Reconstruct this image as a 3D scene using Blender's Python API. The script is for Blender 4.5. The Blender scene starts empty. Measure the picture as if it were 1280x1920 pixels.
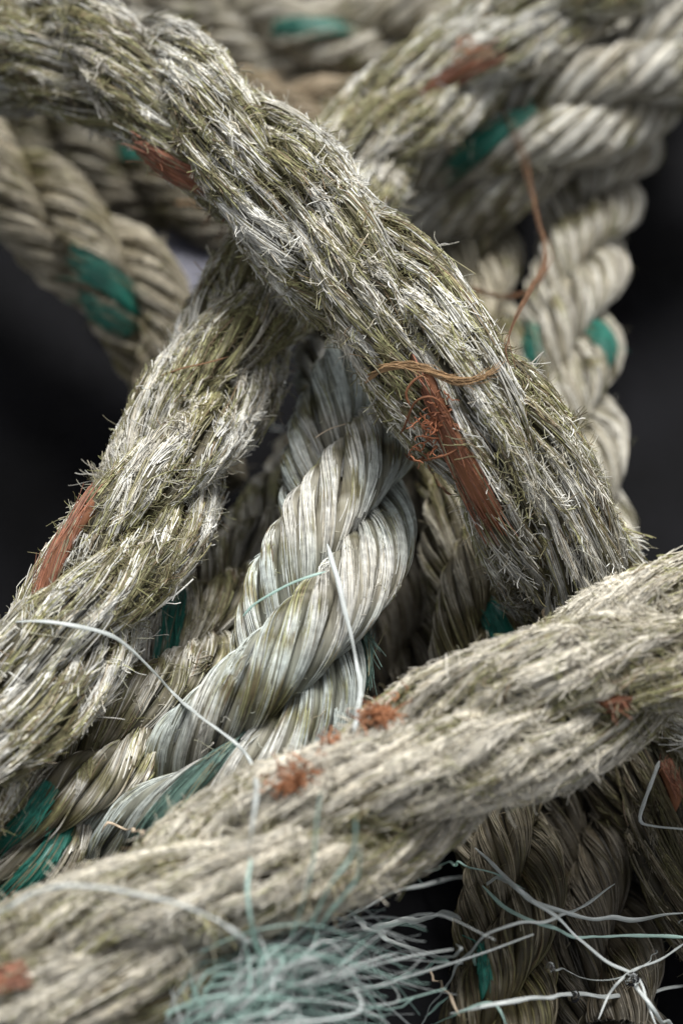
import bpy, math, os
import numpy as np
from mathutils import Vector, Matrix

sc = bpy.context.scene
C = sc.collection
# ------------------------------------------------------------------ camera
TILT, DIST, AIM_H = math.radians(50), 0.90, 0.03
HALF_FOV = math.radians(11.5)
AIM = np.array([0.0, 0.0, AIM_H])
FWD = np.array([0.0, math.cos(TILT), -math.sin(TILT)])
UP = np.array([0.0, math.sin(TILT), math.cos(TILT)])
RIGHT = np.array([1.0, 0.0, 0.0])
EYE = AIM - DIST * FWD
cam_d = bpy.data.cameras.new("camera"); cam = bpy.data.objects.new("camera", cam_d); C.objects.link(cam)
cam.location = EYE
cam.rotation_euler = (math.pi / 2 - TILT, 0, 0)
cam_d.sensor_fit = 'VERTICAL'; cam_d.sensor_height = 36.0; cam_d.sensor_width = 24.0
cam_d.lens = 18.0 / math.tan(HALF_FOV)
cam_d.clip_start = 0.02; cam_d.clip_end = 50
cam_d.dof.use_dof = True
cam_d.dof.focus_distance = 0.848
cam_d.dof.aperture_fstop = 5.2
cam_d.dof.aperture_blades = 0
sc.camera = cam
# ------------------------------------------------------------------ world, sun, exposure
SUN_EL, SUN_AZ = math.radians(64), math.radians(15)      # overcast light from above and behind the ropes
w = bpy.data.worlds.new("World"); sc.world = w; w.use_nodes = True
nt = w.node_tree; nt.nodes.clear()
sky = nt.nodes.new("ShaderNodeTexSky"); sky.sky_type = 'NISHITA'; sky.sun_disc = False
sky.sun_elevation = SUN_EL; sky.sun_rotation = SUN_AZ
sky.air_density = 1.0; sky.dust_density = 4.0; sky.ozone_density = 1.0
hs = nt.nodes.new("ShaderNodeHueSaturation"); hs.inputs["Saturation"].default_value = 0.16   # grey overcast sky
bg = nt.nodes.new("ShaderNodeBackground"); bg.inputs[1].default_value = 0.055
ow = nt.nodes.new("ShaderNodeOutputWorld")
nt.links.new(sky.outputs[0], hs.inputs["Color"]); nt.links.new(hs.outputs[0], bg.inputs[0]); nt.links.new(bg.outputs[0], ow.inputs[0])
sun_d = bpy.data.lights.new("sun", 'SUN'); sun_d.energy = 1.5; sun_d.angle = math.radians(24); sun_d.color = (1.0, 0.99, 0.97)
sun = bpy.data.objects.new("sun", sun_d); C.objects.link(sun)
sd = Vector((math.sin(SUN_AZ) * math.cos(SUN_EL), math.cos(SUN_AZ) * math.cos(SUN_EL), math.sin(SUN_EL)))
sun.rotation_euler = sd.to_track_quat('Z', 'Y').to_euler(); sun.location = sd * 3
sc.view_settings.view_transform = 'Standard'; sc.view_settings.look = 'None'
sc.view_settings.exposure = 1.7; sc.view_settings.gamma = 1.0
sc.render.engine = 'CYCLES'
sc.cycles.use_denoising = True
sc.cycles.max_bounces = 5; sc.cycles.diffuse_bounces = 3; sc.cycles.glossy_bounces = 2
sc.cycles.transmission_bounces = 5; sc.cycles.caustics_reflective = False; sc.cycles.caustics_refractive = False
sc.cycles_curves.shape = 'THICK'

GROUND_Z = -0.078

# ------------------------------------------------------------------ helpers
def at(px, py, h):
    """point at height h that a photo pixel (1280 x 1920) looks at"""
    k = math.tan(HALF_FOV) / 960.0
    d = FWD + RIGHT * ((px - 640) * k) + UP * ((960 - py) * k)
    return EYE + d * ((h - EYE[2]) / d[2])

def hash3(i, j, k, seed):
    n = (i * 374761393 + j * 668265263 + k * 2147483647 + seed * 1274126177) & 0xFFFFFFFF
    n = ((n ^ (n >> 13)) * 1274126177) & 0xFFFFFFFF
    return ((n ^ (n >> 16)) & 0xFFFF) / 65535.0

def noise(p, scale, seed=0):
    q = np.asarray(p, float) * scale + 1000.0
    f = np.floor(q); i = f.astype(np.int64); u = q - f; u = u * u * (3 - 2 * u)
    r = 0
    for a in (0, 1):
        for b in (0, 1):
            for c in (0, 1):
                wgt = (u[..., 0] if a else 1 - u[..., 0]) * (u[..., 1] if b else 1 - u[..., 1]) * (u[..., 2] if c else 1 - u[..., 2])
                r = r + wgt * hash3(i[..., 0] + a, i[..., 1] + b, i[..., 2] + c, seed)
    return r

def fbm(p, scale, seed=0):
    return 0.55 * noise(p, scale, seed) + 0.3 * noise(p, scale * 2.3, seed + 7) + 0.15 * noise(p, scale * 5.1, seed + 13)

def smooth(a, b, x):
    t = np.clip((x - a) / (b - a), 0, 1)
    return t * t * (3 - 2 * t)

def spline(pts, n=24):
    P = np.array(pts, float); P = np.vstack([2 * P[0] - P[1], P, 2 * P[-1] - P[-2]])
    out = []
    t = np.linspace(0, 1, n, endpoint=False)[:, None]
    for i in range(1, len(P) - 2):
        a, b, c, d = P[i - 1], P[i], P[i + 1], P[i + 2]
        out.append(0.5 * ((2 * b) + (-a + c) * t + (2 * a - 5 * b + 4 * c - d) * t * t + (-a + 3 * b - 3 * c + d) * t ** 3))
    out.append(P[-2][None])
    return np.vstack(out)

def resample(P, step):
    L = np.concatenate([[0], np.cumsum(np.linalg.norm(np.diff(P, axis=0), axis=1))])
    n = max(3, int(L[-1] / step) + 1)
    s = np.linspace(0, L[-1], n)
    return s, np.stack([np.interp(s, L, P[:, i]) for i in range(3)], 1)

def frames(P):
    T = np.gradient(P, axis=0); T /= np.linalg.norm(T, axis=1)[:, None]
    N = np.zeros_like(P)
    n = np.cross(T[0], [0, 0, 1.0]); n /= np.linalg.norm(n)
    for i in range(len(P)):
        n = n - T[i] * (n @ T[i]); n /= np.linalg.norm(n); N[i] = n
    return T, N, np.cross(T, N)

def mesh_obj(name, verts, faces, mat, parent=None, uv=None, col=None, origin=None):
    me = bpy.data.meshes.new(name)
    v = np.asarray(verts, np.float32); f = np.asarray(faces, np.int32); k = f.shape[1]
    me.vertices.add(len(v)); me.vertices.foreach_set("co", v.ravel())
    me.loops.add(f.size); me.loops.foreach_set("vertex_index", f.ravel())
    me.polygons.add(len(f)); me.polygons.foreach_set("loop_start", np.arange(0, f.size, k, dtype=np.int32))
    me.polygons.foreach_set("use_smooth", np.ones(len(f), bool))
    if uv is not None:
        ul = me.uv_layers.new(name="UVMap"); ul.data.foreach_set("uv", np.asarray(uv, np.float32)[f.ravel()].ravel())
    if col is not None:
        a = me.color_attributes.new("col", 'FLOAT_COLOR', 'POINT')
        c4 = np.ones((len(v), 4), np.float32); c4[:, :3] = col; a.data.foreach_set("color", c4.ravel())
    me.update(); me.validate()
    me.materials.append(mat)
    o = bpy.data.objects.new(name, me); C.objects.link(o)
    if parent is not None: o.parent = parent
    return o

def grid_faces(n, m):
    """n rings of m vertices, closed round"""
    i = np.arange(n - 1)[:, None]; j = np.arange(m)[None, :]
    a = i * m + j; b = i * m + (j + 1) % m
    return np.stack([a, b, b + m, a + m], -1).reshape(-1, 4)

def curves_obj(name, P, rad, col, mat, parent=None):
    """P (n, k, 3) control points, rad (n, k), col (n, 3)"""
    n, k = P.shape[:2]
    hc = bpy.data.hair_curves.new(name)
    hc.add_curves([k] * n)
    hc.attributes["position"].data.foreach_set("vector", P.astype(np.float32).ravel())
    ra = hc.attributes.get("radius") or hc.attributes.new("radius", 'FLOAT', 'POINT')
    ra.data.foreach_set("value", rad.astype(np.float32).ravel())
    if col.ndim == 2: col = np.repeat(col[:, None], k, 1)
    ca = hc.attributes.new("col", 'FLOAT_COLOR', 'POINT')
    c4 = np.ones((n * k, 4), np.float32); c4[:, :3] = col.reshape(-1, 3)
    ca.data.foreach_set("color", c4.ravel())
    hc.materials.append(mat)
    o = bpy.data.objects.new(name, hc); C.objects.link(o)
    o["kind"] = "stuff"
    if parent is not None: o.parent = parent
    return o

def tube(name, pts, r, mat, parent=None, sides=6, step=0.0015, taper=(0.35, 0.12), wob=0.0, seed=0, flat=1.0, col=None):
    s, P = resample(spline(pts, 16), step)
    rng = np.random.default_rng(seed)
    if wob:
        P = P + wob * (np.stack([noise(np.stack([s * 90, s * 0 + i, s * 0 + seed * 1.7], 1), 1.0, 5 + i) for i in range(3)], 1) - .5)
    T, N, B = frames(P)
    n = len(P); t = np.linspace(0, 1, n)
    rr = r * (0.7 + 0.6 * noise(np.stack([s * 55, s * 0 + 3, s * 0 + seed], 1), 1.0, 8)) * np.minimum(1, np.minimum(taper[0] + t * 12, taper[1] + (1 - t) * 12)) * (0.85 + 0.3 * noise(np.stack([s * 300, s * 0, s * 0 + seed], 1), 1.0, 3))
    a = np.arange(sides) * 2 * math.pi / sides
    V = P[:, None] + rr[:, None, None] * (np.cos(a)[None, :, None] * N[:, None] + flat * np.sin(a)[None, :, None] * B[:, None])
    V = V.reshape(-1, 3)
    uv = np.stack([np.tile(a / (2 * math.pi), n), np.repeat(s, sides)], 1)
    F = grid_faces(n, sides)
    o = mesh_obj(name, V, F, mat, parent, uv=uv)
    return o

def tag(o, label, cat, group=None, kind=None):
    o["label"] = label; o["category"] = cat
    if group: o["group"] = group
    if kind: o["kind"] = kind
    return o

# ------------------------------------------------------------------ materials
def new_mat(name):
    m = bpy.data.materials.new(name); m.use_nodes = True
    t = m.node_tree; b = t.nodes["Principled BSDF"]
    return m, t, b

def nd(t, kind, **kw):
    n = t.nodes.new(kind)
    for k, v in kw.items():
        if k.startswith("i_"):
            key = k[2:]; n.inputs[int(key) if key.isdigit() else key.replace("_", " ")].default_value = v
        else: setattr(n, k, v)
    return n

def fibre_mat(name, rough=0.58, sheen=0.0, gain=1.0):
    """single fibres: colour from the per-fibre attribute"""
    m, t, b = new_mat(name)
    a = nd(t, "ShaderNodeAttribute", attribute_name="col")
    mx = nd(t, "ShaderNodeMix", data_type='RGBA', blend_type='MULTIPLY'); mx.inputs[0].default_value = 1
    tc = nd(t, "ShaderNodeTexCoord")
    nz = nd(t, "ShaderNodeTexNoise", i_Scale=420.0, i_Detail=2.0)
    rp = nd(t, "ShaderNodeMapRange", i_From_Min=0.3, i_From_Max=0.75, i_To_Min=0.68, i_To_Max=1.12)
    t.links.new(tc.outputs["Object"], nz.inputs["Vector"]); t.links.new(nz.outputs[0], rp.inputs[0])
    t.links.new(a.outputs["Color"], mx.inputs[6]); t.links.new(rp.outputs[0], mx.inputs[7])
    t.links.new(mx.outputs[2], b.inputs["Base Color"])
    b.inputs["Roughness"].default_value = rough
    b.inputs["Specular IOR Level"].default_value = 0.38
    return m

def yarn_mat(name):
    """yarn surface: vertex colour broken into fine fibre streaks along the yarn, with fibre relief"""
    m, t, b = new_mat(name)
    a = nd(t, "ShaderNodeAttribute", attribute_name="col")
    uv = nd(t, "ShaderNodeUVMap")
    mp = nd(t, "ShaderNodeMapping"); mp.inputs["Scale"].default_value = (16.0, 42.0, 1.0)
    nz = nd(t, "ShaderNodeTexNoise", i_Scale=1.0, i_Detail=3.0, i_Roughness=0.6)
    t.links.new(uv.outputs[0], mp.inputs[0]); t.links.new(mp.outputs[0], nz.inputs["Vector"])
    rp = nd(t, "ShaderNodeMapRange", i_From_Min=0.32, i_From_Max=0.66, i_To_Min=0.42, i_To_Max=1.15)
    t.links.new(nz.outputs[0], rp.inputs[0])
    mx = nd(t, "ShaderNodeMix", data_type='RGBA', blend_type='MULTIPLY'); mx.inputs[0].default_value = 1
    t.links.new(a.outputs["Color"], mx.inputs[6]); t.links.new(rp.outputs[0], mx.inputs[7])
    t.links.new(mx.outputs[2], b.inputs["Base Color"])
    bp = nd(t, "ShaderNodeBump", i_Strength=0.9, i_Distance=0.0006)
    t.links.new(nz.outputs[0], bp.inputs["Height"]); t.links.new(bp.outputs[0], b.inputs["Normal"])
    b.inputs["Roughness"].default_value = 0.6; b.inputs["Specular IOR Level"].default_value = 0.35
    return m

def filament_mat(name, c, rough=0.35, trans=0.0):
    m, t, b = new_mat(name)
    uv = nd(t, "ShaderNodeUVMap")
    mp = nd(t, "ShaderNodeMapping"); mp.inputs["Scale"].default_value = (6.0, 60.0, 1.0)
    nz = nd(t, "ShaderNodeTexNoise", i_Scale=1.0, i_Detail=3.0)
    t.links.new(uv.outputs[0], mp.inputs[0]); t.links.new(mp.outputs[0], nz.inputs["Vector"])
    r = nd(t, "ShaderNodeValToRGB")
    r.color_ramp.elements[0].position = 0.3; r.color_ramp.elements[1].position = 0.7
    r.color_ramp.elements[0].color = (c[0] * .62, c[1] * .62, c[2] * .6, 1); r.color_ramp.elements[1].color = (*c, 1)
    t.links.new(nz.outputs[0], r.inputs[0]); t.links.new(r.outputs[0], b.inputs["Base Color"])
    bp = nd(t, "ShaderNodeBump", i_Strength=0.5, i_Distance=0.0003)
    t.links.new(nz.outputs[0], bp.inputs["Height"]); t.links.new(bp.outputs[0], b.inputs["Normal"])
    b.inputs["Roughness"].default_value = rough
    if trans:
        tl = nd(t, "ShaderNodeBsdfTranslucent"); mxs = nd(t, "ShaderNodeMixShader"); mxs.inputs[0].default_value = trans
        t.links.new(r.outputs[0], tl.inputs[0]); t.links.new(b.outputs[0], mxs.inputs[1]); t.links.new(tl.outputs[0], mxs.inputs[2])
        t.links.new(mxs.outputs[0], t.nodes["Material Output"].inputs[0])
    return m

M_FIB = fibre_mat("weathered_fibre")
M_YARN = yarn_mat("weathered_yarn")
M_GREEN = filament_mat("green_tracer_plastic", (0.012, 0.135, 0.098), 0.45)
M_DULL = filament_mat("faded_green_tracer_plastic", (0.07, 0.13, 0.105), 0.6)
M_ORANGE = filament_mat("orange_tracer_plastic", (0.20, 0.076, 0.030), 0.8)
M_WHITE = filament_mat("pale_filament_plastic", (0.85, 0.89, 0.88), 0.3, .5)
M_AQUA = filament_mat("aqua_filament_plastic", (0.62, 0.82, 0.76), 0.3, .5)
M_RUST = filament_mat("brown_thread", (0.17, 0.082, 0.036), 0.85)
M_TAN = filament_mat("tan_thread", (0.40, 0.25, 0.125), 0.85)
M_STRAW = filament_mat("straw_thread", (0.55, 0.44, 0.32), 0.7)

def ground_mat():
    m, t, b = new_mat("black_wet_ground")
    tc = nd(t, "ShaderNodeTexCoord")
    n1 = nd(t, "ShaderNodeTexNoise", i_Scale=14.0, i_Detail=6.0, i_Roughness=0.6)
    n2 = nd(t, "ShaderNodeTexNoise", i_Scale=160.0, i_Detail=4.0)
    r = nd(t, "ShaderNodeValToRGB")
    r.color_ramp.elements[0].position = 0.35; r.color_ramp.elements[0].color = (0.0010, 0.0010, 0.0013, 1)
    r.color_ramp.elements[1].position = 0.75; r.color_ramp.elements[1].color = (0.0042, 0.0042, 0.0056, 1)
    t.links.new(tc.outputs["Object"], n1.inputs["Vector"]); t.links.new(tc.outputs["Object"], n2.inputs["Vector"])
    t.links.new(n1.outputs[0], r.inputs[0]); t.links.new(r.outputs[0], b.inputs["Base Color"])
    bp = nd(t, "ShaderNodeBump", i_Strength=0.4, i_Distance=0.002)
    t.links.new(n2.outputs[0], bp.inputs["Height"]); t.links.new(bp.outputs[0], b.inputs["Normal"])
    b.inputs["Roughness"].default_value = 0.7; b.inputs["Specular IOR Level"].default_value = 0.06
    return m

def slate_mat():
    m, t, b = new_mat("blue_grey_slate")
    tc = nd(t, "ShaderNodeTexCoord")
    n1 = nd(t, "ShaderNodeTexNoise", i_Scale=40.0, i_Detail=6.0)
    r = nd(t, "ShaderNodeValToRGB")
    r.color_ramp.elements[0].position = 0.3; r.color_ramp.elements[0].color = (0.055, 0.055, 0.075, 1)
    r.color_ramp.elements[1].position = 0.7; r.color_ramp.elements[1].color = (0.10, 0.10, 0.13, 1)
    t.links.new(tc.outputs["Object"], n1.inputs["Vector"]); t.links.new(n1.outputs[0], r.inputs[0]); t.links.new(r.outputs[0], b.inputs["Base Color"])
    bp = nd(t, "ShaderNodeBump", i_Strength=0.3, i_Distance=0.001)
    t.links.new(n1.outputs[0], bp.inputs["Height"]); t.links.new(bp.outputs[0], b.inputs["Normal"])
    b.inputs["Roughness"].default_value = 0.6
    return m

def water_mat():
    m, t, b = new_mat("clear_water")
    b.inputs["Base Color"].default_value = (1, 1, 1, 1); b.inputs["Roughness"].default_value = 0.0
    b.inputs["IOR"].default_value = 1.33; b.inputs["Transmission Weight"].default_value = 1.0
    return m

# ------------------------------------------------------------------ setting
def ground():
    n = 121
    g = np.linspace(-1, 1, n); g = np.sign(g) * np.abs(g) ** 1.6
    X, Y = np.meshgrid(g * 2.5, g * 2.5)
    p = np.stack([X, Y, X * 0], -1)
    Z = GROUND_Z + 0.010 * (fbm(p, 14, 3) - .6) * np.clip(1.5 - np.hypot(X, Y), 0, 1)
    V = np.stack([X, Y, Z], -1).reshape(-1, 3)
    i = np.arange(n - 1)[:, None]; j = np.arange(n - 1)[None]
    a = i * n + j
    F = np.stack([a, a + 1, a + n + 1, a + n], -1).reshape(-1, 4)
    o = mesh_obj("ground", V, F, ground_mat()); o["kind"] = "structure"
    o["label"] = "black damp ground under the ropes"
ground()

# ------------------------------------------------------------------ ropes
PALE = np.array([0.64, 0.615, 0.53]); WHITE = np.array([0.78, 0.78, 0.735]); TAN = np.array([0.46, 0.39, 0.275])
OLIVE = np.array([0.170, 0.150, 0.060]); BROWN = np.array([0.17, 0.115, 0.055]); GREY = np.array([0.42, 0.41, 0.37])
MINT = np.array([0.555, 0.62, 0.585]); CREAM = np.array([0.65, 0.59, 0.465]); GREENISH = np.array([0.32, 0.315, 0.135])

ALL_AXES = []
DIRT = np.array([0.50, 0.48, 0.42])      # grime packed between the fibres of a yarn

class Rope:
    def __init__(self, pts, R, label, seed, pitch=3.7, kappa=-2.6, ny=9, phase=0.0, look="frayed", fray=1.0,
                 tint=(1, 1, 1), algae=0.5, tracers=(), long_fibres=1.0, clumps=1.0, singles=1.0, mint=0.0, cream=0.0, dirt=1.0, relief=1.0, fine=1.0):
        self.fine = fine
        self.dirt = dirt; self.relief = relief * (.55 if look == 'frayed' else 1.0)
        if look == 'frayed': ny = 12
        self.rng = np.random.default_rng(seed); self.seed = seed
        self.R = R; self.rs = R / (1.92 if look == "frayed" else 2.08); self.off = R - self.rs
        self.pitch = pitch * 2 * R; self.kappa = kappa; self.ny = ny; self.phase = phase
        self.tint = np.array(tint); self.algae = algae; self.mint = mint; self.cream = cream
        P = spline([at(*p) for p in pts], 24)
        self.s, self.P = resample(P, 0.0026)
        self.T, self.N, self.B = frames(self.P)
        self.L = self.s[-1]
        ALL_AXES.append((label, self.P, R))
        base = self.P[len(self.P) // 2].copy(); base[2] -= R
        self.o = base
        self.root = bpy.data.objects.new("rope", None); C.objects.link(self.root); self.root.location = base
        self.root.empty_display_size = 0.02
        tag(self.root, label, "rope", "weathered three strand ropes in the pile")
        self.look = look; self.fray = fray
        self.tr_pts = []
        self.build_strands(tracers)
        self.build_fibres(long_fibres, clumps, singles, fray)

    def ev(self, s, A):
        return np.stack([np.interp(s, self.s, A[:, i]) for i in range(3)], -1)

    def surf(self, s, k, psi, h):
        """world point on strand k at strand angle psi (0 = outward), h above the strand's surface; and outward normal"""
        th = self.phase + 2 * math.pi * k / 3 + 2 * math.pi * s / self.pitch
        c, n, b = self.ev(s, self.P), self.ev(s, self.N), self.ev(s, self.B)
        er = np.cos(th)[..., None] * n + np.sin(th)[..., None] * b
        et = -np.sin(th)[..., None] * n + np.cos(th)[..., None] * b
        nrm = np.cos(psi)[..., None] * er + np.sin(psi)[..., None] * et
        stretched = np.cos(psi)[..., None] * er + 1.12 * np.sin(psi)[..., None] * et
        return c + self.off * er + (self.rs + h)[..., None] * stretched, nrm, et

    def colour(self, p, rng, n, rep=1, algae_gain=1.0):
        """albedo of rope fibre at world points p: bleached plastic with algae, dirt and tan staining in patches (rep points per fibre share its chances)"""
        rnd = lambda: np.repeat(rng.random(n // rep), rep)[:, None]
        a = fbm(p, 62, self.seed + 1); b = fbm(p, 28, self.seed + 2); c = fbm(p, 190, self.seed + 3)
        r = rnd(); r2 = rnd()
        col = PALE * (1 - r) + WHITE * r
        col = np.where(r2 < 0.11 - .05 * self.mint, GREY, col); col = np.where((r2 > 0.11) & (r2 < 0.22 - .09 * self.mint), TAN * .6 + PALE * .4, col)
        col = col * (1 - self.cream) + CREAM * self.cream
        mi = (smooth(0.36, 0.56, b) * self.mint)[:, None]; col = col * (1 - mi) + MINT * mi
        tn = (smooth(0.5, 0.7, fbm(p, 33, self.seed + 5)) * 0.35 * (1 - .8 * self.mint))[:, None]; col = col * (1 - tn) + TAN * tn
        al = smooth(0.61 - 0.20 * self.algae, 0.72 - 0.20 * self.algae, 0.52 * a + 0.48 * c + 0.10 * (rnd()[:, 0] - .5)) * algae_gain
        al = np.clip(al, 0, 1)[:, None]
        al = np.where(rnd() < al * 1.15, 0.35 + 0.6 * al, 0.12 * al)
        ol = np.where(rnd() < 0.30, GREENISH, OLIVE)
        ol = np.where(rnd() < 0.15, BROWN, ol)
        col = col * (1 - al) + ol * al
        col = col * ((0.66 + 0.46 * rnd()) if self.look == 'clean' else (0.78 + 0.38 * rnd()))
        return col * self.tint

    def build_strands(self, tracers):
        rng = self.rng; s = self.s; n = len(s); ny = self.ny
        cs = 12
        a = np.arange(cs) * 2 * math.pi / cs
        rs = self.rs
        yr = 0.30 * rs                           # yarn half height
        yw = math.pi * (rs - yr) / ny * 1.16     # yarn half width
        self.yr = yr
        fr = 1.0 if self.look == "frayed" else 0.0
        self.yw = yw; self.fr = fr
        self.ps0 = 2 * math.pi * np.arange(ny)[None, :] / ny + rng.normal(0, 0.06, (3, ny))
        self.yh0 = rng.normal(0, 0.12, (3, ny)) * yr
        self.ybright = 0.72 + 0.44 * rng.random((3, ny))
        for k in range(3):
            kk = np.full((n, cs), k); S = np.repeat(s[:, None], cs, 1)
            p, _, _ = self.surf(S, kk, np.tile(a, (n, 1)), np.full((n, cs), -1.05 * yr))
            pw = p.reshape(-1, 3)
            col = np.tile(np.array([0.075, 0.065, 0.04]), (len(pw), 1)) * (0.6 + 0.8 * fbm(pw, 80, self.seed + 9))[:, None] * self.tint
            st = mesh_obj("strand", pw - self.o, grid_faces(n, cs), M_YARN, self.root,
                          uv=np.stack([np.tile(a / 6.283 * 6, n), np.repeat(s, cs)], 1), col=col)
            for j in range(ny):
                kj = np.full(n, k); jj = np.full(n, j)
                psi, hgt, wid = self.yarn_path(s, kj, jj)
                self.yarn("yarn", st, k, psi, hgt, yr, wid, s, M_YARN)
        for (px, py, h, colr, half, wmul) in tracers:
            self.tracer(px, py, h, colr, half, wmul, yr, yw * ny / 9)

    def yarn_path(self, s, k, j):
        """strand angle, height and half width of yarn j of strand k at s"""
        q = np.stack([s * 45, j * 3.1, k * 7.7 + self.seed], -1)
        psi = self.ps0[k, j] + self.kappa * 2 * math.pi * s / self.pitch + (noise(q, 1.0, 21) - .5) * (0.30 + 0.10 * self.fr) * self.relief
        hgt = (noise(q * 0.8, 1.0, 22) - .5) * self.yr * (0.75 + 0.5 * self.fr) * self.relief + self.yh0[k, j] * self.relief
        wid = self.yw * (0.85 + 0.35 * noise(q, 1.3, 23))
        return psi, hgt, wid

    def yarn(self, name, parent, k, psi, hgt, yr, wid, s, mat, cs=8, coloured=True):
        n = len(s); a = np.arange(cs) * 2 * math.pi / cs
        kk = np.full(n, k)
        c, nrm, et = self.surf(s, kk, psi, hgt - yr)
        tan = np.gradient(c, axis=0); tan /= np.linalg.norm(tan, axis=1)[:, None]
        side = np.cross(tan, nrm); side /= np.linalg.norm(side, axis=1)[:, None]
        wid = np.broadcast_to(wid, (n,)); yrr = np.broadcast_to(yr, (n,))
        V = c[:, None] + (yrr[:, None] * np.cos(a))[..., None] * nrm[:, None] + (wid[:, None] * np.sin(a))[..., None] * side[:, None]
        V = V.reshape(-1, 3)
        uv = np.stack([(a[None] / 6.283 + 0.6 * np.sin(0) + (s * 9.0)[:, None]).ravel(), np.repeat(s, cs)], 1)
        col = None
        if coloured:
            rr = np.random.default_rng(self.seed * 131 + k * 17 + int(1000 * abs(psi[0])))
            yt = 0.86 + 0.24 * rr.random()
            col = self.colour(V, rr, len(V)) * yt * DIRT ** (self.dirt * (2.1 if self.look == 'frayed' else 1.15))
            col = col * 0.4 + col.reshape(n, cs, 3).mean(1).repeat(cs, 0) * 0.6
        o = mesh_obj(name, V - self.o, grid_faces(n, cs), mat, parent, uv=uv, col=col)
        return o

    def tracer(self, px, py, h, colr, half, wmul, yr, yw):
        tgt = at(px, py, h)
        i = np.argmin(np.linalg.norm(self.P - tgt, axis=1)); best = None
        view = -FWD
        for di in range(-25, 26, 1):
            ii = i + di
            if ii < 0 or ii >= len(self.s): continue
            for k in range(3):
                for ps in np.linspace(-1.5, 1.5, 25):
                    p, nn, _ = self.surf(self.s[ii:ii + 1], np.array([k]), np.array([ps]), np.array([0.0]))
                    d = p[0] - EYE; d = d / (d @ FWD); kf = math.tan(HALF_FOV) / 960
                    qx, qy = 640 + (d @ RIGHT) / kf, 960 - (d @ UP) / kf
                    cost = math.hypot(qx - px, qy - py) - 30 * (nn[0] @ view) + 10 * abs(ps)
                    if best is None or cost < best[0]: best = (cost, ii, k, ps)
        _, ii, k, ps = best
        s0 = self.s[ii]
        m = max(14, int(2 * half / 0.0016))
        s = np.clip(np.linspace(s0 - half, s0 + half, m), 0, self.L)
        t = np.linspace(-1, 1, m)
        psi = ps + self.kappa * 0.9 * 2 * math.pi * (s - s0) / self.pitch
        up = .75 if self.look == 'frayed' else .34
        hg = yr * (up - (up + .6) * np.abs(t) ** 4)
        wid = yw * wmul * np.clip(1 - np.abs(t) ** 5, 0.12, 1) * (0.9 + 0.2 * noise(np.stack([s * 200, s * 0, s * 0], 1), 1.0, 4))
        o = self.yarn("tracer_yarn", self.root, k, psi, hg, yr * 0.8, wid, s, {"green": M_GREEN, "dull": M_DULL, "orange": M_ORANGE}[colr], coloured=False)
        o["label"] = {"green": "dark green tracer yarn showing in the strand", "dull": "faded grey green tracer yarn in the strand", "orange": "rusty orange tracer yarn showing in the strand"}[colr]
        c, _, _ = self.surf(s, np.full(m, k), psi, np.full(m, 0.0))
        self.tr_pts.append((c, yw * wmul))
        # loose fibres of the same colour lying on the tracer
        rng = self.rng; q = 150
        idx = rng.integers(1, m - 6, q); KP = 5
        u = np.linspace(0, 1, KP)
        S = s[idx][:, None] + rng.uniform(0.3, 0.8, q)[:, None] * half * u * rng.choice([-1, 1], q)[:, None]
        S = np.clip(S, s0 - half * 1.05, s0 + half * 1.05)
        PS = ps + self.kappa * 0.9 * 2 * math.pi * (S - s0) / self.pitch + rng.uniform(-0.95, 0.95, q)[:, None] * yw * wmul / self.rs + rng.normal(0, 0.05, q)[:, None] * u
        H = yr * (up - .2) + (rng.exponential(0.0016, q) * (rng.random(q) < .2))[:, None] * u ** 1.5 + rng.uniform(0, 0.0004, q)[:, None]
        pp, _, _ = self.surf(S, np.full((q, KP), k), PS, H)
        base = {"green": np.array([0.018, 0.155, 0.115]), "dull": np.array([0.10, 0.17, 0.14]), "orange": np.array([0.25, 0.10, 0.055])}[colr]
        cc = base * (0.5 + 0.8 * rng.random(q))[:, None]
        gr = rng.random(q)[:, None] < .14; cc = np.where(gr, OLIVE * .8 + .06, cc)
        f = curves_obj("loose_fibre", pp - self.o, np.full((q, KP), 0.00022) * np.linspace(1, .5, KP), cc, M_FIB, self.root)

    def build_fibres(self, long_fibres, clumps, singles, fray):
        rng = self.rng; KP = 8; u = np.linspace(0, 1, KP)[None]
        Ps, Rs, Cs = [], [], []
        rs, yr = self.rs, self.yr
        area = self.L * 2 * math.pi * rs * 3 * 0.62            # outward part of the strand surfaces
        def finish(p, rad, taper, algae_gain=1.0, colmul=None, stain=0.0, curl=None):
            n = len(p)
            if curl is not None:
                cv = rng.normal(0, 1, (n, 1, 3)) * curl[:, None, None]; cv2 = rng.normal(0, 1, (n, 1, 3)) * curl[:, None, None] * 0.8
                p = p + cv * (u ** 2)[..., None] + cv2 * (np.sin(u * math.pi * 1.6) * u)[..., None]
            keep = np.ones(n, bool)
            for (c, wd) in self.tr_pts:
                d = np.min(np.linalg.norm(p[:, 2, None] - c[None, ::2], axis=2), axis=1)
                d = np.minimum(d, np.min(np.linalg.norm(p[:, 5, None] - c[None, ::2], axis=2), axis=1))
                keep &= (d > wd * rng.uniform(.75, 1.15, n)) | (rng.random(n) < 0.04)
            if self.look == "clean":
                cc = self.colour(p.reshape(-1, 3), rng, n * KP, KP, algae_gain).reshape(n, KP, 3)
            else:
                cc = np.repeat(self.colour(p[:, 1], rng, n, 1, algae_gain)[:, None], KP, 1)
            if stain:
                ss = (stain * (0.3 + 0.7 * rng.random(n)))[:, None, None]
                cc = cc * (1 - ss) + self.tint * np.where(rng.random(n)[:, None, None] < .45, GREENISH * .8, np.where(rng.random(n)[:, None, None] < .6, OLIVE, TAN * .7)) * ss
            if colmul is not None: cc = cc * colmul[:, None, None]
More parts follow.
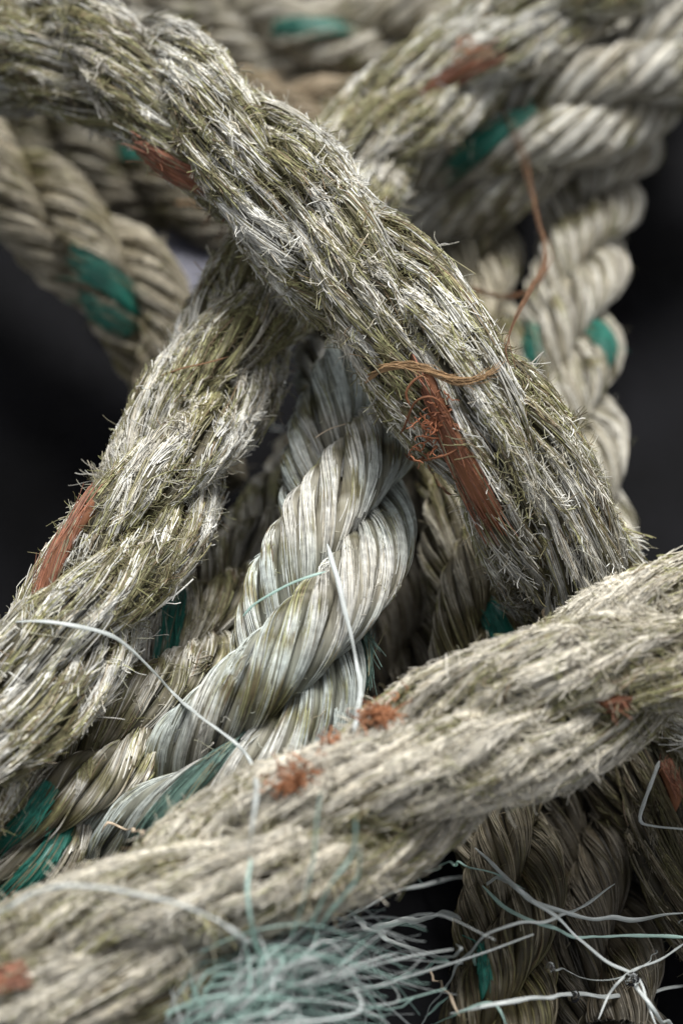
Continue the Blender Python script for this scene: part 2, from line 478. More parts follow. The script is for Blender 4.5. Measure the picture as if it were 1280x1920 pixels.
            r = rad[:, None] * (1 - (1 - taper) * u)
            Ps.append(p[keep]); Rs.append(r[keep]); Cs.append(cc[keep])
        def on_yarn(s0, k, j, x, L, drift, h0, lift, lp, sink=0.0, **kw):
            """fibres lying on yarn j at fraction x of its width, running L along it and drifting sideways"""
            S = np.clip(s0[:, None] + L[:, None] * u, 0, self.L)
            K = np.repeat(k[:, None], KP, 1); J = np.repeat(j[:, None], KP, 1)
            psi, hg, wid = self.yarn_path(S, K, J)
            X = x[:, None] + drift[:, None] * (u - .3)
            Xc = np.clip(X, -1, 1)
            PS = psi + X * wid / (rs * 1.05)
            H = hg + yr * (np.sqrt(np.maximum(0, 1 - 0.92 * Xc ** 2)) - 1) + h0[:, None] + lift[:, None] * u ** lp - sink * np.abs(2 * u - 1) ** 5
            p, _, _ = self.surf(S, K, PS, H)
            finish(p, **kw)
        def pick(n):
            s0 = rng.uniform(0, self.L, n); k = rng.integers(0, 3, n); j = rng.integers(0, self.ny, n)
            return s0, k, j
        def outward(s0, k, j):
            psi, _, _ = self.yarn_path(s0, k, j)
            return np.abs((psi + math.pi) % (2 * math.pi) - math.pi) < 2.15
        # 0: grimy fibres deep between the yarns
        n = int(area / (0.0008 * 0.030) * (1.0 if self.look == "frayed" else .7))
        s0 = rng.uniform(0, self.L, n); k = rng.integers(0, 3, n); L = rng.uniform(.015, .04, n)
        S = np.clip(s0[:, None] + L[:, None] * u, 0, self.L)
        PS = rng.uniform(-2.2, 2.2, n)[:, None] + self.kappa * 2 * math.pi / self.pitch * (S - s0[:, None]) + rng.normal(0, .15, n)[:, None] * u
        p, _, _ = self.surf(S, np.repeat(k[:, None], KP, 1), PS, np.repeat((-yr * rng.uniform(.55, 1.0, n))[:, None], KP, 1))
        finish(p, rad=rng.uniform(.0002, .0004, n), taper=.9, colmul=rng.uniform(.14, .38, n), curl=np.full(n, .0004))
        # 1: fibres lying along the yarns
        n = int(area / 0.62 / (0.00075 * 0.030) * long_fibres * (1.3 if self.look == 'frayed' else 1.25))
        s0, k, j = pick(n); ok = outward(s0 + .012, k, j); s0, k, j = s0[ok], k[ok], j[ok]; n = len(s0)
        L = rng.uniform(0.016, 0.048, n)
        on_yarn(s0, k, j, rng.uniform(-.98, .98, n), L, rng.normal(0, 0.10 + .22 * fray, n), rng.uniform(-0.0002, 0.0003, n),
                rng.exponential(0.0003 + 0.0005 * fray, n) * (rng.random(n) < 0.06 + .4 * fray), 3.0, sink=.0009 * (1 - .7 * fray),
                rad=rng.uniform(0.00017, 0.00032, n) * self.fine, taper=.9, colmul=self.ybright[k, j], curl=np.full(n, 0.0002 + 0.0004 * fray))
        # 2: broken bundles, mostly pressed flat along the lay
        m = int(area / 0.62 / 1.9e-5 * clumps * fray)
        if m > 0:
            q = 16
            cs, ck, cj = pick(m); ok = outward(cs, ck, cj); cs, ck, cj = cs[ok], ck[ok], cj[ok]; m = len(cs)
            tame = rng.random(m) < 0.90
            cl = np.where(tame, 0.004 + np.minimum(rng.exponential(0.010, m), .03), 0.002 + np.minimum(rng.exponential(0.004, m), .012)) * np.where(rng.random(m) < 0.3, -1, 1)
            cx = rng.uniform(-.8, .8, m); cdr = rng.normal(0, 1, m) * np.where(tame, 0.5, 1.6)
            cli = rng.exponential(1, m) * np.where(tame, 0.00035, 0.0010) * fray; cb = 0.58 + 0.70 * rng.random(m)
            rp = lambda x: np.repeat(x, q); n = m * q
            on_yarn(rp(cs) + rng.normal(0, 0.0016, n), rp(ck), rp(cj), rp(cx) + rng.normal(0, .42, n), rp(cl) * rng.uniform(.6, 1.1, n), rp(cdr) + rng.normal(0, .22, n),
                    rng.uniform(.0001, .0009, n), rp(cli) * rng.uniform(.5, 1.5, n), 1.7,
                    rad=rng.uniform(0.00012, 0.00029, n), taper=.6, colmul=rp(cb), curl=np.where(rp(tame), .00045, .0014) * (.5 + fray))
        # 3: short curled fuzz, thickest where algae grows
        n = int(area / 2.5e-6 * singles * fray)
        if n > 0:
            s0 = rng.uniform(0, self.L, n); k = rng.integers(0, 3, n); ps = rng.uniform(-2.2, 2.2, n)
            p0, _, _ = self.surf(s0, k, ps, np.zeros(n))
            g = fbm(p0, 48, self.seed + 31)
            ok = rng.random(n) < 0.06 + 0.8 * smooth(0.47, 0.66, g)
            s0, k, ps = s0[ok], k[ok], ps[ok]; n = len(s0)
            long_ = rng.random(n) < 0.06
            L = np.where(long_, rng.uniform(0.004, 0.009, n), rng.uniform(0.0015, 0.0045, n))
            dl = rng.uniform(-math.pi, math.pi, n)
            S = np.clip(s0[:, None] + (L * np.cos(dl))[:, None] * u, 0, self.L)
            PS = ps[:, None] + (L * np.sin(dl) / rs)[:, None] * u
            H = np.full(n, -.0004)[:, None] + (rng.exponential(0.0009, n) * (0.5 + .5 * fray))[:, None] * u ** 1.2
            p, _, _ = self.surf(S, np.repeat(k[:, None], KP, 1), PS, H)
            finish(p, rad=rng.uniform(0.00009, 0.00019, n), taper=.5, algae_gain=1.3, colmul=0.85 + 0.3 * rng.random(n), stain=.6, curl=np.where(long_, 0.0026, 0.0016))
        P = np.concatenate(Ps); Rr = np.concatenate(Rs); Cc = np.concatenate(Cs)
        self.nf = len(P)
        curves_obj("fuzz", P - self.o, Rr, Cc, M_FIB, self.root)

ROPES = dict(
A=dict(pts=[(-330, 60, .075), (-200, 68, .080), (-60, 84, .088), (120, 98, .100), (280, 148, .112), (420, 254, .117), (560, 388, .114), (700, 540, .106), (840, 705, .094), (950, 855, .076),
       (1040, 1010, .050), (1105, 1150, .018), (1190, 1270, -.008), (1310, 1330, -.018), (1460, 1370, -.024)],
       R=.0245, seed=11, label="shaggy bleached rope crossing diagonally over all others from upper left", look="frayed", fray=1.0, algae=.80, phase=0.6, pitch=4.2, kappa=-1.62,
       tracers=[(855, 845, .085, "orange", .030, 1.5), (335, 320, .065, "orange", .020, 1.2)]),
B=dict(pts=[(-460, 1770, .030), (-320, 1660, .036), (-180, 1545, .042), (-50, 1412, .047), (65, 1280, .051), (165, 1140, .054), (262, 985, .056), (355, 805, .058), (435, 660, .060), (502, 545, .060), (585, 410, .056),
       (705, 262, .050), (850, 130, .048), (1020, 20, .048), (1200, -70, .045), (1400, -160, .04)],
       R=.0226, seed=22, label="mossy frayed rope rising from lower left and passing under the shaggy diagonal rope", look="frayed", fray=.85, algae=.88, phase=0.2, pitch=4.2, kappa=-1.62,
       tracers=[(110, 1050, .05, "orange", .028, 1.0), (850, 150, .06, "orange", .026, 1.4)]),
C=dict(pts=[(728, 520, -.016), (712, 585, .006), (688, 660, .026), (674, 765, .038), (665, 880, .044), (632, 1030, .046), (585, 1170, .043), (515, 1320, .035), (415, 1450, .022), (290, 1565, .002), (150, 1690, -.018), (-20, 1830, -.032), (-180, 1960, -.04)],
       R=.0258, seed=33, label="clean pale grey twisted rope in the middle with crisp strands", look="clean", fray=.10, algae=.50, mint=.85, dirt=.95, fine=.72, phase=2.95, pitch=3.88, relief=.5,
       tracers=[(335, 1485, .05, "dull", .024, 1.2), (712, 1240, .03, "dull", .012, .7)], long_fibres=3.4, clumps=.25, singles=.6),
D=dict(pts=[(1650, 1060, .052), (1500, 1120, .055), (1340, 1178, .060), (1180, 1240, .065), (1020, 1318, .066), (860, 1402, .064), (700, 1502, .061), (540, 1590, .058), (380, 1680, .054), (220, 1772, .050), (60, 1858, .046), (-120, 1950, .040), (-300, 2050, .03)],
       R=.0262, seed=44, label="fluffy cream rope running across the foreground from right edge to lower left", look="frayed", fray=1.1, algae=.58, cream=.6, singles=1.5, phase=1.0, pitch=4.2, kappa=-1.62,
       tracers=[(1145, 1318, .09, "orange", .0045, .5), (-8, 1848, .08, "orange", .009, .9)]),
G=dict(pts=[(660, 790, -.050), (600, 890, -.044), (525, 1000, -.030), (425, 1135, -.008), (312, 1298, .010), (185, 1440, .015), (55, 1570, .013), (-70, 1650, .004), (-200, 1720, .002)],
       R=.0205, seed=55, label="olive stained twisted rope tucked between the mossy rope and the clean grey one", look="clean", fray=.28, algae=.72, cream=.3, phase=0.4, pitch=3.9,
       tracers=[(318, 1180, .02, "green", .020, 1.5), (85, 1605, .03, "green", .020, 1.4), (20, 1590, .03, "green", .016, 1.1)], long_fibres=1.3, clumps=.5),
E=dict(pts=[(855, 640, .000), (865, 780, .002), (872, 930, .008), (884, 1080, .008), (896, 1220, .002), (930, 1310, -.010), (1000, 1370, -.026)],
       R=.0184, seed=66, label="narrow twisted rope between shaggy diagonal rope and clean grey rope, with green yarn", look="clean", fray=.12, algae=.8, cream=.25, tint=(.86, .83, .75), phase=1.2, pitch=3.9,
       tracers=[(912, 1150, .04, "green", .018, 1.7)], long_fibres=1.4, clumps=.3),
E2=dict(pts=[(790, 800, -.050), (772, 900, -.046), (758, 1050, -.040), (755, 1200, -.038), (752, 1350, -.040), (740, 1500, -.044)],
       R=.0190, seed=67, label="dark dirty rope deep in the gap right of the clean grey rope", look="clean", fray=.15, algae=.62, tint=(.46, .42, .36), phase=2.0, clumps=.3),  # low tint paints the gap's shade into the rope colour
F=dict(pts=[(1225, 60, -.046), (1185, 180, -.042), (1140, 300, -.036), (1106, 410, -.030), (1080, 520, -.028), (1070, 640, -.028), (1068, 760, -.030), (1082, 880, -.034), (1092, 1010, -.042), (1100, 1140, -.050), (1110, 1300, -.055)],
       R=.0212, seed=77, label="blurred cream twisted rope hanging at right beside black ground", look="clean", fray=.2, algae=.34, cream=.40, phase=0.9, pitch=3.2,
       tracers=[(1122, 625, -.02, "green", .018, 2.0), (985, 640, .0, "green", .012, 1.4)], long_fibres=1.0, clumps=.4),
F2=dict(pts=[(990, 130, -.054), (950, 230, -.050), (915, 340, -.042), (905, 450, -.036), (898, 560, -.036), (908, 680, -.040), (915, 800, -.046), (920, 930, -.052)],
       R=.0182, seed=78, label="blurred olive twisted rope behind the brown hanging thread, half covered by diagonal rope", look="clean", fray=.2, algae=.6, cream=.3, tint=(.95, .92, .84), phase=2.3, pitch=3.6, long_fibres=1.0, clumps=.4),
H=dict(pts=[(1600, -20, .020), (1450, 40, .020), (1310, 98, .020), (1175, 164, .018), (1045, 232, .014), (930, 300, .004), (845, 352, -.010), (770, 392, -.024)],
       R=.0252, seed=88, label="thick cream twisted rope entering at the upper right corner", look="clean", fray=.35, algae=.36, cream=.15, phase=0.1, pitch=3.6,
       tracers=[(905, 265, .05, "green", .018, 1.5)], long_fibres=1.0, clumps=.5),
I=dict(pts=[(-330, 60, -.005), (-200, 165, -.005), (-60, 290, -.005), (60, 385, -.006), (165, 468, -.010), (258, 560, -.018), (320, 660, -.028), (350, 780, -.038), (360, 900, -.046)],
       R=.0225, seed=99, label="blurred tan twisted rope at left edge below the shaggy diagonal rope", look="clean", fray=.35, algae=.55, cream=.4, phase=1.9, pitch=3.6, tint=(.70, .66, .58),  # tan, with some shade of the gap put into the tint
       tracers=[(205, 520, .01, "green", .020, 1.8), (190, 590, .0, "green", .016, 1.5)], long_fibres=1.0, clumps=.5),
J=dict(pts=[(-180, 110, -.046), (-50, 170, -.046), (80, 230, -.046), (200, 300, -.047), (320, 365, -.048), (430, 405, -.050), (530, 420, -.052), (620, 390, -.052), (720, 330, -.052)],
       R=.0200, seed=101, label="dark blurred rope lowest in the gap under the diagonal rope at upper left", look="clean", fray=.3, algae=.6, tint=(.46, .43, .37), phase=0.3, pitch=3.6,  # tint cut to put shade from the rope above into the colour
       tracers=[(125, 310, -.01, "green", .014, 1.4), (275, 290, -.01, "green", .016, 1.5)], long_fibres=.9, clumps=.4),
K=dict(pts=[(100, -60, -.03), (250, -10, -.03), (400, 45, -.042), (560, 85, -.045), (700, 80, -.045), (820, 20, -.035), (900, -80, -.04)],
       R=.0245, seed=111, label="far out of focus tan rope sagging across the top edge", look="clean", fray=.3, algae=.25, cream=.5, phase=0.5, pitch=3.6,
       tracers=[(600, 45, .0, "green", .018, 1.5)], long_fibres=.7, clumps=.3),
K2=dict(pts=[(150, -230, -.03), (350, -130, -.03), (550, -72, -.03), (750, -95, -.035), (950, -190, -.04)],
       R=.0230, seed=112, label="farthest pale rope cut off by the top edge", look="clean", fray=.3, algae=.2, cream=.5, phase=1.5, pitch=3.6, long_fibres=.6, clumps=.3),
K3=dict(pts=[(330, 180, -.056), (430, 205, -.056), (560, 220, -.056), (680, 225, -.056), (800, 215, -.056)],
       R=.0190, seed=113, label="brownish blurred rope under the far tan rope, behind the crossing", look="clean", fray=.3, algae=.35, cream=.6, tint=(.85, .74, .62), phase=2.5, pitch=3.3, long_fibres=.6, clumps=.3),
L=dict(pts=[(960, 1330, -.052), (1020, 1430, -.052), (1080, 1550, -.052), (1115, 1680, -.052), (1135, 1810, -.052), (1150, 1960, -.052)],
       R=.0205, seed=121, label="dark grimy rope in shadow beneath the fluffy rope at lower right", look="clean", fray=.2, algae=.55, tint=(.26, .235, .20), phase=1.1, clumps=.3),  # very low tint stands in for deep shadow under the fluffy rope
P=dict(pts=[(900, 1300, -.030), (915, 1400, -.024), (942, 1550, -.020), (958, 1700, -.022), (940, 1850, -.025), (905, 2000, -.026)],
       R=.0188, seed=68, label="brown twisted rope coming down from under the fluffy rope behind white filaments", look="clean", fray=.12, algae=.85, cream=.25, tint=(.34, .31, .25), phase=1.7, pitch=3.9,  # separate lower length, its tint darkened to carry the fluffy rope's shade
       tracers=[(905, 1815, .0, "green", .010, .7)], long_fibres=1.4, clumps=.3),
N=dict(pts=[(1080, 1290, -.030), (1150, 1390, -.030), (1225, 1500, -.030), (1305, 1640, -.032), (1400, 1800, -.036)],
       R=.0195, seed=131, label="dark mossy rope with an orange yarn at the lower right edge", look="frayed", fray=.5, algae=1.0, tint=(.32, .29, .235), phase=0.7, pitch=4.2, kappa=-1.62,  # rope added with a dark tint that paints in the foreground rope's shadow
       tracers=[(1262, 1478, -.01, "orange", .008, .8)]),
)
built = {}
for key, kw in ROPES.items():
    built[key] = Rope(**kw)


# ------------------------------------------------------------------ things lying on the ropes
AX = [(r.P, r.R) for r in built.values()]
def ray(px, py):
    k = math.tan(HALF_FOV) / 960.0
    d = FWD + RIGHT * ((px - 640) * k) + UP * ((960 - py) * k)
    return d / np.linalg.norm(d)

def hit(px, py):
    """distance from the eye to the rope surface (or the ground) seen at a photo pixel"""
    d = ray(px, py); best = (GROUND_Z - EYE[2]) / d[2]
    for P, R in AX:
        v = P - EYE; t = v @ d; q = np.sqrt(np.maximum(0, (v * v).sum(1) - t * t))
        m = q < R
        if m.any(): best = min(best, (t[m] - np.sqrt(R * R - q[m] ** 2)).min())
    return best

def drape(pts):
    """(px, py, lift) lies lift metres off the surface there; lift None spans a gap"""
    T = np.array([hit(p[0], p[1]) - p[2] if p[2] is not None else np.nan for p in pts])
    i = np.arange(len(T)); ok = ~np.isnan(T); T = np.interp(i, i[ok], T[ok])
    return [EYE + ray(p[0], p[1]) * t for p, t in zip(pts, T)]

def origin_to_base(o):
    n = len(o.data.vertices); v = np.empty(n * 3, np.float32); o.data.vertices.foreach_get("co", v); v = v.reshape(-1, 3)
    b = v[v[:, 2].argmin()].copy()
    o.data.vertices.foreach_set("co", (v - b).ravel()); o.data.update(); o.location = b.tolist()

def filament(pts, r, mat, label, *a, **kw):
    return _filament(pts, r * .82, mat, label, *a, **kw)

def _filament(pts, r, mat, label, seed=0, cat="filament", name="filament", group="loose plastic filaments", wob=0.0012, flat=0.45):
    o = tube(name, drape(pts), r, mat, sides=7, wob=wob, seed=seed, flat=flat)
    origin_to_base(o)
    return tag(o, label, cat, group)

def bundle_mesh(paths, rads, sides=4):
    """many thin tapered tubes in one mesh; paths (n, k, 3)"""
    n, k = paths.shape[:2]
    T = np.gradient(paths, axis=1); T /= np.linalg.norm(T, axis=2, keepdims=True) + 1e-12
    ref = np.where(np.abs(T[..., 2:3]) > .9, np.array([1.0, 0, 0]), np.array([0, 0, 1.0]))
    N = np.cross(T, ref); N /= np.linalg.norm(N, axis=2, keepdims=True) + 1e-12; B = np.cross(T, N)
    a = np.arange(sides) * 2 * math.pi / sides
    tp = 1 - 0.6 * np.linspace(0, 1, k) ** 3
    V = paths[:, :, None] + (rads[:, None] * tp)[..., None, None] * (np.cos(a)[:, None] * N[:, :, None] + np.sin(a)[:, None] * B[:, :, None])
    F = grid_faces(k, sides)
    F = (F[None] + (np.arange(n) * k * sides)[:, None, None]).reshape(-1, 4)
    Ls = np.linspace(0, 1, k)
    uv = np.stack(np.broadcast_arrays(np.arange(n)[:, None, None] * .37 + a / 6.283, (Ls * .05)[None, :, None]), -1).reshape(-1, 2)
    return V.reshape(-1, 3), F, uv

def bezier(ctrl, k):
    """ctrl (n, m, 3) Catmull-Rom through the points -> (n, k, 3)"""
    m = ctrl.shape[1]
    P = np.concatenate([2 * ctrl[:, :1] - ctrl[:, 1:2], ctrl, 2 * ctrl[:, -1:] - ctrl[:, -2:-1]], 1)
    x = np.linspace(0, m - 1 - 1e-6, k); i = x.astype(int); t = (x - i)[None, :, None]
    a, b, c, d = P[:, i], P[:, i + 1], P[:, i + 2], P[:, i + 3]
    return 0.5 * (2 * b + (c - a) * t + (2 * a - 5 * b + 4 * c - d) * t * t + (3 * b - 3 * c + d - a) * t ** 3)

def twine(name, pts, n, spread, r, mat, seed, ends=0.4):
    """a frayed thread: n fine fibres wandering about one path"""
    rng = np.random.default_rng(seed)
    s, P = resample(spline(drape(pts), 16), 0.004)
    k = len(P); paths = []
    KK = 12
    for i in range(n):
        a = rng.uniform(0, 0.65) if i > n * ends else 0.0; b = min(1, a + rng.uniform(0.3, 1.0))
        x = np.linspace(a, b, KK) * (k - 1)
        q = np.stack([np.interp(x, np.arange(k), P[:, j]) for j in range(3)], 1)
        tw = np.linspace(a, b, KK) * 14 + rng.uniform(0, 6.28)
        off = rng.normal(0, spread * .4, 3)
        q = q + off + spread * np.stack([np.cos(tw), np.sin(tw) * .7, np.sin(tw + 1)], 1) * rng.uniform(.3, 1)
        q = q + rng.normal(0, spread * 1.6, 3) * (np.linspace(0, 1, KK) ** 4)[:, None]
        paths.append(q)
    V, F, uv = bundle_mesh(bezier(np.array(paths), 36), rng.uniform(.6, 1.2, n) * r)
    o = mesh_obj(name, V, F, mat, uv=uv)
    return o

filament([(24, 1166, .0006), (70, 1166, .001), (130, 1172, .002), (185, 1185, .003), (235, 1208, .004), (285, 1255, None), (325, 1300, .006), (370, 1340, .006), (405, 1365, .005), (445, 1395, .006), (472, 1430, .010), (480, 1480, .016), (474, 1545, .018), (468, 1600, .012)],
         .00085, M_WHITE, "long pale blue filament looping from the mossy rope over the clean grey rope", 1, wob=.0006)
filament([(-60, 1735, .010), (0, 1708, .018), (60, 1675, .026), (120, 1660, .028), (190, 1664, .020), (250, 1676, .019), (330, 1694, .018), (400, 1722, .018), (455, 1758, .020), (510, 1802, .020)],
         .00115, M_WHITE, "white filament arching over the fluffy rope at lower left", 2, wob=.0006)
filament([(612, 1020, .001), (622, 1050, .0015), (634, 1085, .002), (645, 1140, .004), (658, 1195, .006), (670, 1250, .010), (674, 1295, None), (670, 1340, None), (664, 1372, .004)],
         .00095, M_WHITE, "pale filament hanging down the clean grey rope to the orange fluff", 3, wob=.0006)
filament([(455, 1158, .001), (480, 1132, .0012), (520, 1108, .0012), (565, 1088, .0012), (612, 1072, .001)],
         .0005, M_AQUA, "thin aqua filament in the groove of the clean grey rope", 4)
filament([(590, 820, .0008), (615, 805, .001), (640, 797, .001), (655, 793, .0008)], .0004, M_STRAW, "short straw coloured fibre across the top of the clean grey rope", 5)
filament([(1236, 1428, .006), (1222, 1465, .010), (1208, 1505, .010), (1200, 1540, .010), (1225, 1549, .010), (1290, 1556, .010), (1340, 1570, .01)],
         .0007, M_WHITE, "sharply bent white filament against the dark rope at right edge", 6, wob=.0008)
filament([(270, 1560, .002), (240, 1554, .0025), (205, 1540, .003), (196, 1548, .003), (190, 1565, .001)], .0007, M_STRAW, "short bent straw twig on the olive stained rope", 7)
filament([(300, 704, .001), (340, 690, .001), (385, 680, .0012), (430, 668, .001)], .00035, M_RUST, "fine rust brown hair lying across the mossy rope", 8)
filament([(267, 712, .002), (270, 728, .003), (282, 731, .001)], .0005, M_WHITE, "tiny hooked white fibre on the edge of the mossy rope", 9)
filament([(522, 802, .001), (528, 804, .004), (500, 802, .0005)], .0004, M_WHITE, "tiny white fibre poking out right of the mossy rope", 10)

# the loose filaments at lower right, one by one
LR = [
 ([(640, 1722, .006), (690, 1698, None), (760, 1665, None), (850, 1645, .030), (900, 1648, None), (960, 1662, .022), (1000, 1690, None), (1060, 1715, .02), (1130, 1725, None), (1200, 1720, .022), (1300, 1705, .02)], .0010, M_WHITE, "thick white filament sweeping right from the aqua tuft across the dark gap"),
 ([(780, 1935, .02), (815, 1880, None), (850, 1820, None), (900, 1765, .022), (960, 1740, .020), (1040, 1720, .02), (1090, 1695, .025), (1155, 1655, .03)], .0009, M_WHITE, "white filament curving up to a free end over the dark rope"),
 ([(890, 1590, .006), (940, 1640, .012), (985, 1680, .016), (1040, 1725, None), (1100, 1770, None), (1190, 1830, .03), (1215, 1880, .03), (1235, 1935, .03)], .0008, M_WHITE, "white filament running steeply down to the droplet knot"),
 ([(905, 1665, .006), (940, 1700, .010), (1000, 1730, .014), (1080, 1748, None), (1150, 1755, .02), (1300, 1757, .02)], .0007, M_AQUA, "aqua filament lying flat below the thick white one"),
 ([(790, 1635, .008), (840, 1620, None), (880, 1624, .012), (930, 1636, .012), (985, 1665, .012)], .0007, M_AQUA, "aqua filament along the underside of the fluffy rope"),
 ([(840, 1900, .02), (900, 1888, .02), (980, 1872, .02), (1080, 1868, .022), (1180, 1868, None), (1300, 1845, .03)], .0009, M_WHITE, "straight white filament strung with a drop near the bottom edge"),
 ([(780, 1940, .02), (850, 1905, .02), (905, 1886, .02), (935, 1900, .02), (960, 1940, .02)], .0006, M_AQUA, "aqua filament hooking down at the bottom edge"),
 ([(895, 1785, .018), (885, 1820, None), (860, 1855, None), (810, 1890, .02), (790, 1900, .02)], .0007, M_AQUA, "short pale filament with a free tip left of the dark rope"),
 ([(1030, 1815, .012), (1065, 1820, .014), (1120, 1835, .016), (1170, 1828, .02), (1215, 1800, .02), (1240, 1760, .022), (1290, 1715, .02)], .0005, M_WHITE, "fine wiry filament ending in a drop right of the narrow rope"),
 ([(1120, 1915, .02), (1140, 1870, .02), (1165, 1840, .022), (1200, 1815, .022), (1290, 1770, .02)], .0006, M_WHITE, "fine white filament rising through the droplet knot"),
 ([(1180, 1830, .028), (1200, 1860, .028), (1240, 1905, .03), (1280, 1940, .03)], .0009, M_WHITE, "stout pale filament dropping to the lower right corner"),
 ([(860, 1900, .02), (835, 1860, .02), (812, 1830, .02), (806, 1800, None)], .0005, M_STRAW, "dull thin fibre behind the curving filament"),
 ([(660, 1720, .01), (710, 1750, None), (790, 1785, None), (865, 1790, .03), (850, 1775, .03)], .0012, M_WHITE, "blurred pale filament loop above the black gap"),
 ([(560, 1790, .012), (640, 1760, .012), (720, 1735, None), (800, 1720, None), (860, 1722, .035)], .0014, M_WHITE, "thick blurred filament with a blunt end above the black gap"),
 ([(600, 1870, .012), (700, 1850, None), (800, 1815, None), (848, 1800, .035)], .0016, M_AQUA, "thick aqua filament stub right of the tuft"),
]
for i, (pts, r, mat, lab) in enumerate(LR): filament(pts, r, mat, lab, 20 + i, wob=.0026, flat=.45)
# hairs rising from the tuft over the fluffy rope
for i, (pts, lab) in enumerate([
 ([(545, 1760, .014), (565, 1690, .02), (590, 1600, .024), (600, 1480, .03)], "blurred pale filament rising over the fluffy rope, left one"),
 ([(580, 1740, .014), (620, 1660, .022), (660, 1600, .026), (665, 1530, .03)], "blurred pale filament rising over the fluffy rope, middle one"),
 ([(600, 1740, .014), (640, 1680, .02), (672, 1640, .024), (675, 1590, .03)], "blurred pale filament rising over the fluffy rope, right one"),
 ([(470, 1605, .006), (466, 1680, .012), (470, 1740, .014), (490, 1790, .012)], "blurred pale filament dropping from the long loop into the tuft")]):
    filament(pts, .0008, M_AQUA, lab, 60 + i)

def tuft():
    """frayed end: a fan of aqua and white plastic filaments"""
    rng = np.random.default_rng(5)
    for name, mat, n, seed, lab, ca in (("fibre_tuft", M_AQUA, 95, 5, "aqua green part of the frayed plastic fibre tuft at bottom", "fibre tuft"),
                                    ("fibre_tuft", M_WHITE, 105, 6, "whitish part of the frayed plastic fibre tuft at bottom", "fibre tuft")):
        rng = np.random.default_rng(seed); paths = []
        dn = (.768, .766, .776, .800, .815)       # distances from the lens: in front of the fluffy rope, reaching back to the right
        for i in range(n):
            # every filament springs from the cut end at lower left, rises and falls over to the right; locks share a path
            lock = rng.integers(0, 22); lr = np.random.default_rng(1000 + lock)
            rise = lr.uniform(-85, 90); reach = lr.uniform(-230, 110); fall = lr.uniform(-150, 110); root = lr.uniform(-60, 170)
            g = lambda sd: rng.normal(0, sd)
            a = (320 + root + g(45), 1955 + g(30)); b = (420 + .6 * root + .2 * rise + g(34), 1875 + .5 * rise + g(32)); c = (560 + .35 * reach + g(42), 1850 + rise + g(40))
            d = (690 + .7 * reach + g(55), 1865 + .9 * rise + .5 * fall + g(50)); e = (810 + reach + g(80), 1880 + rise * .6 + fall + g(65))
            q = []
            dz = rng.normal(0, .007)
            for (px, py), t in zip((a, b, c, d, e), dn):
                q.append(EYE + ray(px, py) * (t + dz + rng.normal(0, .006)))
            paths.append(np.array(q))
        P = bezier(np.array(paths), 22)
        # cut each filament to its own length
        out = []
        for p in P:
            a = rng.uniform(0, .35); b = rng.uniform(.6, 1.0); x = np.linspace(a, b, 18) * 21
            out.append(np.stack([np.interp(x, np.arange(22), p[:, j]) for j in range(3)], 1))
        V, F, uv = bundle_mesh(np.array(out), np.where(rng.random(n) < .2, .00060, rng.uniform(.00020, .00044, n)))
        o = mesh_obj(name, V, F, mat, uv=uv); origin_to_base(o); tag(o, lab, ca, "frayed plastic fibre tuft", kind="stuff")
tuft()

def fluff(px, py, n, spread_px, mat_col, seed, parent, length=.006, name="frayed_tracer", lift=.001, aspect=(1, .5)):
    """curly fluff of a worn-through tracer yarn"""
    rng = np.random.default_rng(seed); KP = 7
    out = np.empty((n, KP, 3))
    for i in range(n):
        x = px + rng.normal(0, spread_px) * aspect[0]; y = py + rng.normal(0, spread_px) * aspect[1] - .35 * (x - px)
        t = hit(x, y)
        if t > hit(px, py) + .02: t = hit(px, py)
        p0 = EYE + ray(x, y) * (t + .002)
        d = rng.normal(0, 1, 3) - FWD * 1.0; d /= np.linalg.norm(d)
        p = [p0]
        for k in range(KP - 1):
            d = d + rng.normal(0, .55, 3); d /= np.linalg.norm(d); p.append(p[-1] + d * length / KP)
        out[i] = p
    col = np.array(mat_col) * (0.6 + .7 * rng.random(n))[:, None]
    o = curves_obj(name, out - parent.o, np.full((n, KP), .00028) * np.linspace(1, .6, KP), col, M_FIB, parent.root)
    o["label"] = "curly rust orange fluff where a tracer yarn has worn through"
ORG = (0.36, 0.155, 0.07)
fluff(548, 1462, 120, 18, ORG, 1, built["D"], .009, aspect=(1.2, .45))
fluff(712, 1338, 90, 15, ORG, 2, built["D"], .009, aspect=(1.1, .5))
fluff(618, 1392, 30, 9, ORG, 3, built["D"], .007)
fluff(815, 795, 55, 22, (.33, .125, .06), 4, built["A"], .009, aspect=(.7, 1.3))
fluff(868, 95, 60, 12, ORG, 5, built["B"], .007)

def loop(pts, r, parent, seed, mat=M_ORANGE):
    o = tube("loose_fibre", [np.array(p) - parent.o for p in drape(pts)], r, mat, parent.root, sides=6, wob=.001, seed=seed)
    o["label"] = "loose rust orange fibre curling off the tracer yarn"
loop([(862, 838, .001), (840, 852, .004), (808, 862, .008), (775, 862, .010), (757, 848, .010)], .00038, built["A"], 1)
loop([(850, 800, .001), (838, 770, .004), (810, 745, .007), (778, 752, .009), (760, 790, .009), (752, 812, .009)], .00038, built["A"], 2)
loop([(800, 700, .001), (775, 712, .004), (762, 735, .006), (770, 760, .006)], .00038, built["A"], 3)
loop([(845, 930, .002), (820, 905, .006), (800, 870, .010)], .00038, built["A"], 4)
loop([(905, 942, .001), (880, 900, .003), (868, 860, .003)], .00038, built["A"], 5)
loop([(380, 395, .001), (365, 382, .006), (345, 381, .010), (330, 383, .012)], .0004, built["A"], 6, M_TAN)
loop([(395, 400, .001), (385, 425, .006), (378, 440, .010)], .0004, built["A"], 7, M_RUST)
loop([(420, 410, .001), (418, 435, .006), (412, 445, .008), (425, 440, .010)], .0004, built["A"], 8, M_RUST)

